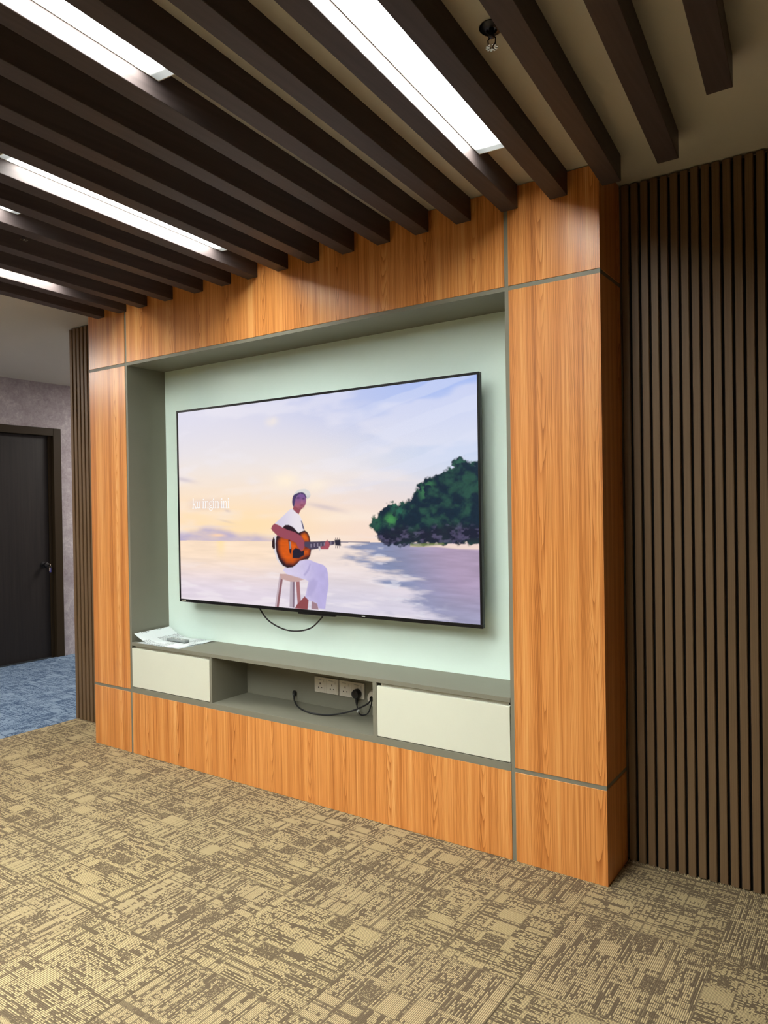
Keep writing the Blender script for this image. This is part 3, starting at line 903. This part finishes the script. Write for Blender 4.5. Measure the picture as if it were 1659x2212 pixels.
    for nm, col, k_ in [('bush1', L(78, 158, 84), 0.8), ('bush2', L(44, 104, 74), 0.6), ('bush3', L(66, 128, 84), 0.75), ('bush4', L(58, 112, 88), 0.7), ('bush5', L(44, 112, 88), 0.7)]:
        c = mx(c, col, k_ * mask(ART[nm], 0.022) * sm(0.40, 0.62, fbm(110, 70, 270, 3)) * im)
    rk = fbm(60, 60, 290)
    rcol = L(28, 30, 50) + (L(84, 78, 108) - L(28, 30, 50)) * sm(0.52, 0.74, rk)[..., None]
    m = mask(ART['rock'], 0.022) * im * 0.85
    c = c * (1 - m[..., None]) + rcol * m[..., None]
    c = mx(c, L(120, 134, 80), 0.8 * mask(ART['grass'], 0.004))

    def P(nm, r, g_, b, soft=0.0022, k_=1.0):
        nonlocal c
        c = mx(c, L(r, g_, b), k_ * mask(ART[nm], soft))
    c = mx(c, L(206, 186, 196), 0.35 * np.exp(-((U - 0.118) / 0.075) ** 4 - ((V - 0.497) / 0.030) ** 4))
    P('leg3', 164, 108, 110)
    P('leg1', 142, 98, 104)
    P('leg1l', 206, 190, 200, k_=0.8)
    P('leg2', 186, 172, 184)
    P('leg2d', 132, 112, 128)
    P('seat', 198, 164, 160)
    P('foot', 142, 74, 78)
    P('foot2', 160, 128, 138)
    P('gside', 222, 214, 220)
    P('gback', 46, 26, 32)
    m = mask(ART['pants'], 0.0022)
    pc = L(214, 204, 232) + (L(186, 176, 222) - L(214, 204, 232)) * sm(0.44, 0.55, U)[..., None]
    pc = pc * (0.92 + 0.16 * fbm(60, 30, 310))[..., None]
    c = c * (1 - m[..., None]) + pc * m[..., None]
    P('pshade', 168, 158, 204, 0.010, 0.55)
    P('pshade2', 164, 154, 200, 0.004, 0.6)
    m = mask(ART['shirt'], 0.0022)
    pc = L(214, 206, 226) + (L(232, 224, 232) - L(214, 206, 226)) * sm(0.40, 0.47, U)[..., None]
    c = c * (1 - m[..., None]) + pc * m[..., None]
    P('strap', 70, 66, 96)
    P('gbody', 40, 22, 34)
    m = mask(ART['gsun'], 0.018)
    c = c * (1 - m[..., None]) + (L(226, 98, 16) * (0.75 + 0.5 * fbm(30, 90, 330))[..., None]) * m[..., None]
    P('gsun', 150, 42, 14, 0.03, 0.25)
    P('gsun2', 220, 100, 22, 0.012)
    P('gbridge', 44, 24, 36)
    P('gbridge2', 190, 170, 180, 0.003, 0.6)
    P('gguard', 34, 28, 46, 0.003)
    P('gneck', 74, 66, 88)
    for k_ in range(7):
        uu, vv = 0.512 + 0.011 * k_, 0.6975 - 0.0020 * k_
        c = mx(c, L(150, 140, 160), 0.7 * ((np.abs(U - uu) < 0.0018) & (np.abs(V - vv) < 0.008)))
    P('ghead', 42, 40, 56)
    for k_ in range(3):
        for vv in (0.6625, 0.7015):
            c = mx(c, L(96, 84, 96), 0.8 * ((np.abs(U - 0.593 - 0.006 * k_) < 0.0012) & (np.abs(V - vv) < 0.004)))
    P('neck', 150, 78, 90)
    P('arm', 152, 74, 90)
    P('hand', 166, 82, 96)
    P('ring', 208, 200, 206)
    m = mask(ART['face'], 0.0025)
    pc = L(122, 88, 148) + (L(172, 98, 112) - L(122, 88, 148)) * sm(0.46, 0.525, V)[..., None]
    c = c * (1 - m[..., None]) + pc * m[..., None]
    P('hair', 74, 60, 104)
    for (cx, cy, rx, ry, col, k_) in [(0.4705, 0.474, 0.006, 0.004, L(70, 46, 88), 0.8), (0.488, 0.478, 0.005, 0.004, L(70, 46, 88), 0.8),
                                      (0.4825, 0.5085, 0.0060, 0.0035, L(104, 48, 76), 0.8), (0.483, 0.493, 0.003, 0.008, L(188, 118, 142), 0.5),
                                      (0.478, 0.521, 0.010, 0.005, L(116, 60, 84), 0.5)]:
        c = mx(c, col, k_ * np.exp(-((U - cx) / rx) ** 2 - ((V - cy) / ry) ** 2))
    P('cap', 220, 218, 216)
    c = mx(c, L(186, 182, 186), 0.5 * mask(ART['cap'], 0.003) * sm(0.452, 0.475, V))
    return np.clip(c, 0, 1)


def make_screen():
    NX, NY = 720, 405
    sx0, sx1, sz0, sz1 = TX0 + BZL - 0.002, TX1 - BZL + 0.002, TZ0 + 0.016, TZ1 - BZL + 0.002
    col = paint_screen(NX, NY)
    gx = (np.linspace(sx0, sx1, NX) - tv.location.x)
    gz = (np.linspace(sz1, sz0, NY) - tv.location.z)
    X, Z = np.meshgrid(gx, gz)
    co = np.stack([X, np.full_like(X, TY + 0.004 - tv.location.y), Z], -1).reshape(-1, 3)
    idx = np.arange(NX * NY).reshape(NY, NX)
    q = np.stack([idx[1:, :-1], idx[1:, 1:], idx[:-1, 1:], idx[:-1, :-1]], -1).reshape(-1, 4)
    me = bpy.data.meshes.new('screen')
    me.vertices.add(NX * NY)
    me.vertices.foreach_set('co', co.ravel())
    nq = len(q)
    me.loops.add(nq * 4)
    me.loops.foreach_set('vertex_index', q.ravel().astype(np.int32))
    me.polygons.add(nq)
    me.polygons.foreach_set('loop_start', np.arange(0, nq * 4, 4, dtype=np.int32))
    me.update(calc_edges=True)
    at = me.color_attributes.new('picture', 'FLOAT_COLOR', 'POINT')
    rgba = np.ones((NX * NY, 4), np.float32)
    rgba[:, :3] = col.reshape(-1, 3)
    at.data.foreach_set('color', rgba.ravel())
    g = G('glowing display picture')
    a = g.n('ShaderNodeAttribute', attribute_name='picture')
    g.put(g.b.inputs['Emission Color'], a.outputs['Color'])
    g.b.inputs['Emission Strength'].default_value = SCREEN
    g.fin((0.004, 0.004, 0.005), 0.25, 0.25)
    g.m.cycles.emission_sampling = 'NONE'
    me.materials.append(g.m)
    return link('screen', me, tv)


scr = make_screen()
MT['caption'] = emission('white caption glow', (1, 1, 1), SCREEN * 1.0)
cap = MB()
for w, pts in TEXT:
    P3 = [Vector((TX0 + (TX1 - TX0) * u / 4000.0, 0, TZ1 - (TZ1 - TZ0) * v / 4000.0)) for u, v in pts]
    hw = w / 4000.0 * (TX1 - TX0) / 2
    for a, b in zip(P3[:-1], P3[1:]):
        t = (b - a).normalized()
        nn = Vector((-t.z, 0, t.x)) * hw
        e = t * hw * 0.25
        y_ = TY + 0.003
        qd = [a - e + nn, a - e - nn, b + e - nn, b + e + nn]
        cap.add([(p.x, y_, p.z) for p in qd], [(0, 1, 2, 3)])
co_ = part(tv, 'caption_text', cap, 'caption')
co_['label'] = 'white serif caption reading ku ingin ini'

# cable loop hanging below the television
def spline(pts, n=8):
    P = [Vector(p) for p in pts]
    P = [P[0] * 2 - P[1]] + P + [P[-1] * 2 - P[-2]]
    out = []
    for i in range(1, len(P) - 2):
        for k_ in range(n):
            t = k_ / n
            a, b, c_, d = P[i - 1], P[i], P[i + 1], P[i + 2]
            out.append(0.5 * ((2 * b) + (c_ - a) * t + (2 * a - 5 * b + 4 * c_ - d) * t * t + (3 * b - a - 3 * c_ + d) * t ** 3))
    out.append(P[-2])
    return out


lp = MB().tube(spline([(1.29, 0.21, 1.02), (1.327, 0.205, 0.955), (1.399, 0.2, 0.892), (1.507, 0.2, 0.853), (1.612, 0.2, 0.848), (1.715, 0.2, 0.872), (1.782, 0.2, 0.921), (1.806, 0.205, 0.953), (1.815, 0.21, 1.0)]), 0.0042)
tag(lp.build('power_cable', 'cable', None, True), 'black cable drooping in a loop below the television', 'cable')

# ------------------------------------------------------------------ sockets in the open shelf
SY = 0.2848
labs = ['double switched socket unit, leftmost of the four in the open shelf', 'white switched socket second from left in the open shelf',
        'white switched socket just left of the plugged in one', 'white switched socket with the black plug in it']
labs[0] = 'white switched socket, leftmost of four in the open shelf'
plate = MB().box(-0.0425, 0.0425, -0.009, -0.0002, 0.0, 0.086, 0.0012).mesh('faceplate', 'white')
inset = MB().box(-0.029, 0.029, -0.0105, -0.0091, 0.008, 0.078, 0.0005).mesh('socket_insert', 'white')
rock = MB().box(0.010, 0.026, -0.0150, -0.0106, 0.058, 0.073, 0.002).mesh('rocker_switch', 'white')
slot = MB().box(-0.024, 0.006, -0.0110, -0.0106, 0.0725, 0.0745).mesh('label_strip', 'remote')
holes = [MB().box(-0.0028, 0.0028, -0.0110, -0.0106, 0.045, 0.055), MB().box(-0.0145, -0.0085, -0.0110, -0.0106, 0.025, 0.0305), MB().box(0.0085, 0.0145, -0.0110, -0.0106, 0.025, 0.0305)]
holes = [h.mesh('pin_hole', 'hole') for h in holes]
sxs = [1.7175, 1.8030, 1.8955, 1.9810]
for sx, lab in zip(sxs, labs):
    t = thing('wall_socket', lab, 'power socket', (sx, SY, 0.5), 'switched power sockets in the open shelf')
    link('faceplate', plate, t)
    ins = link('socket_insert', inset, t)
    link('rocker_switch', rock, t)
    link('label_strip', slot, ins)
    for h in holes:
        link('pin_hole', h, ins)

def along_y(x, y, z):
    return Matrix.Translation((x, y, z)) @ Matrix.Rotation(math.pi / 2, 4, 'X')


# plug: rounded body, strain relief, cable, white tie
px_, pz_ = 1.985, 0.530
pg = thing('power_plug', 'black plug with cable in the rightmost socket', 'plug', (px_, SY - 0.0112, pz_))
body = MB().lathe([(0.024, 0.0004), (0.0265, 0.006), (0.0265, 0.020), (0.022, 0.032), (0.012, 0.036)], along_y(px_, SY - 0.0112, pz_), 20)
part(pg, 'plug_body', body, 'black', True)
part(pg, 'strain_relief', MB().tube([(px_, SY - 0.026, pz_ - 0.024), (px_ + 0.001, SY - 0.027, pz_ - 0.045), (px_ + 0.003, SY - 0.028, pz_ - 0.062)], [0.009, 0.0075, 0.0045]), 'black', True)
cb = spline([(px_ + 0.003, SY - 0.028, pz_ - 0.062), (px_ + 0.010, SY - 0.030, 0.445), (px_ + 0.020, SY - 0.034, 0.434), (px_ + 0.045, SY - 0.042, 0.4255), (px_ + 0.080, SY - 0.036, 0.438), (px_ + 0.098, SY - 0.030, 0.480), (px_ + 0.100, SY - 0.024, 0.512)])
part(pg, 'plug_cable', MB().tube(cb, 0.0035), 'cable', True)
part(pg, 'cable_tie', MB().lathe([(0.0045, -0.008), (0.0060, -0.006), (0.0060, 0.006), (0.0045, 0.008)], Matrix.Translation(cb[11]) @ Matrix.Rotation(0.6, 4, 'Y'), 10), 'button')

gx_, gz_ = 2.092, 0.515
gm = thing('cable_outlet', 'round white cable outlet beside the sockets, half hidden by the divider', 'cable outlet', (gx_, SY, gz_))
part(gm, 'outlet_body', MB().lathe([(0.046, 0.0002), (0.046, 0.006), (0.040, 0.018), (0.022, 0.022)], along_y(gx_, SY, gz_), 28), 'white', True)
part(gm, 'outlet_mouth', MB().lathe([(0.015, 0.0222), (0.014, 0.0235), (0.008, 0.0240)], along_y(gx_ - 0.008, SY, gz_), 16), 'hole', True)

lc = thing('loose_cable', 'black cable end lying on the open shelf, its tip raised', 'cable', (1.60, 0.2, 0.4206))
pl = spline([(gx_ - 0.006, SY - 0.028, gz_ + 0.002), (gx_ - 0.02, SY - 0.05, 0.492), (2.00, 0.195, 0.455), (1.90, 0.155, 0.430), (1.80, 0.13, 0.4255), (1.70, 0.150, 0.4255), (1.61, 0.20, 0.4260), (1.548, 0.245, 0.442), (1.532, 0.262, 0.462)])
part(lc, 'cable_run', MB().tube(pl, [0.0048 if i < 20 else 0.0045 for i in range(len(pl))]), 'cable', True)
e0, e1 = pl[-1], pl[-4]
dn = (e0 - e1).normalized()
part(lc, 'connector', MB().tube([e0 - dn * 0.004, e0 + dn * 0.004, e0 + dn * 0.020, e0 + dn * 0.026], [0.008, 0.011, 0.011, 0.008], 10), 'black', True)

# ------------------------------------------------------------------ papers and remote on the worktop
def sheet(name, fn, nu, nv, lab, th=0.0006):
    vs, fs = [], []
    for s in (0, 1):
        for j in range(nv + 1):
            for i in range(nu + 1):
                p = fn(i / nu, j / nv)
                vs.append((p[0], p[1], p[2] + th * s))
    N = (nu + 1) * (nv + 1)
    q = lambda i, j, s: s * N + j * (nu + 1) + i
    for j in range(nv):
        for i in range(nu):
            fs.append((q(i, j, 1), q(i + 1, j, 1), q(i + 1, j + 1, 1), q(i, j + 1, 1)))
            fs.append((q(i, j, 0), q(i, j + 1, 0), q(i + 1, j + 1, 0), q(i + 1, j, 0)))
    for i in range(nu):
        for j in (0, nv):
            fs.append((q(i, j, 0), q(i + 1, j, 0), q(i + 1, j, 1), q(i, j, 1)))
    for j in range(nv):
        for i in (0, nu):
            fs.append((q(i, j, 0), q(i, j + 1, 0), q(i, j + 1, 1), q(i, j, 1)))
    m = MB().add(vs, fs)
    o = m.build(name, 'paper', None, True)
    return tag(o, lab, 'paper', 'printed sheets on the worktop')


def top_sheet(u, v):
    # left edge curls up the niche side, right part lies flat
    x_ = 0.412 + 0.425 * u + 0.01 * v
    y_ = 0.012 + 0.272 * v - 0.014 * u * (1 - v)
    curl = max(0.0, 1 - u / 0.42)
    zz = 0.7075 + 0.060 * curl ** 1.9 * (0.86 + 0.14 * v) + 0.003 * math.sin(u * 9 + v * 5) ** 2 * (1 - curl) + 0.005 * max(0, u - 0.7) * v
    return (x_ + 0.012 * (1 - curl) * 0, y_, zz)


def low_sheet(u, v):
    x_ = 0.445 + 0.405 * u
    y_ = 0.004 + 0.20 * v - 0.008 * u
    return (x_, y_, 0.7053 + 0.0010 * math.sin(u * 7) ** 2)


sheet('paper_sheet', low_sheet, 24, 10, 'flat white sheet peeking out beneath the curled printed sheet')
sheet('paper_sheet', top_sheet, 40, 20, 'printed white sheet curling up against the niche side')
rc_ = thing('remote_control', 'slim grey remote control lying on the printed sheets', 'remote', (0.675, 0.14, 0.7135), None, -0.02)
MB().box(-0.088, 0.088, -0.021, 0.021, 0.0, 0.016, 0.004).build('remote_body', 'remote', rc_)
for i in range(9):
    for j in range(3):
        if (i + j) % 4 == 3:
            continue
        MB().lathe([(0.0038, 0.0161), (0.0036, 0.0178), (0.0022, 0.0182)], Matrix.Translation((-0.070 + 0.0145 * i, -0.012 + 0.012 * j, 0)), 8).build('button', 'button', rc_, True)
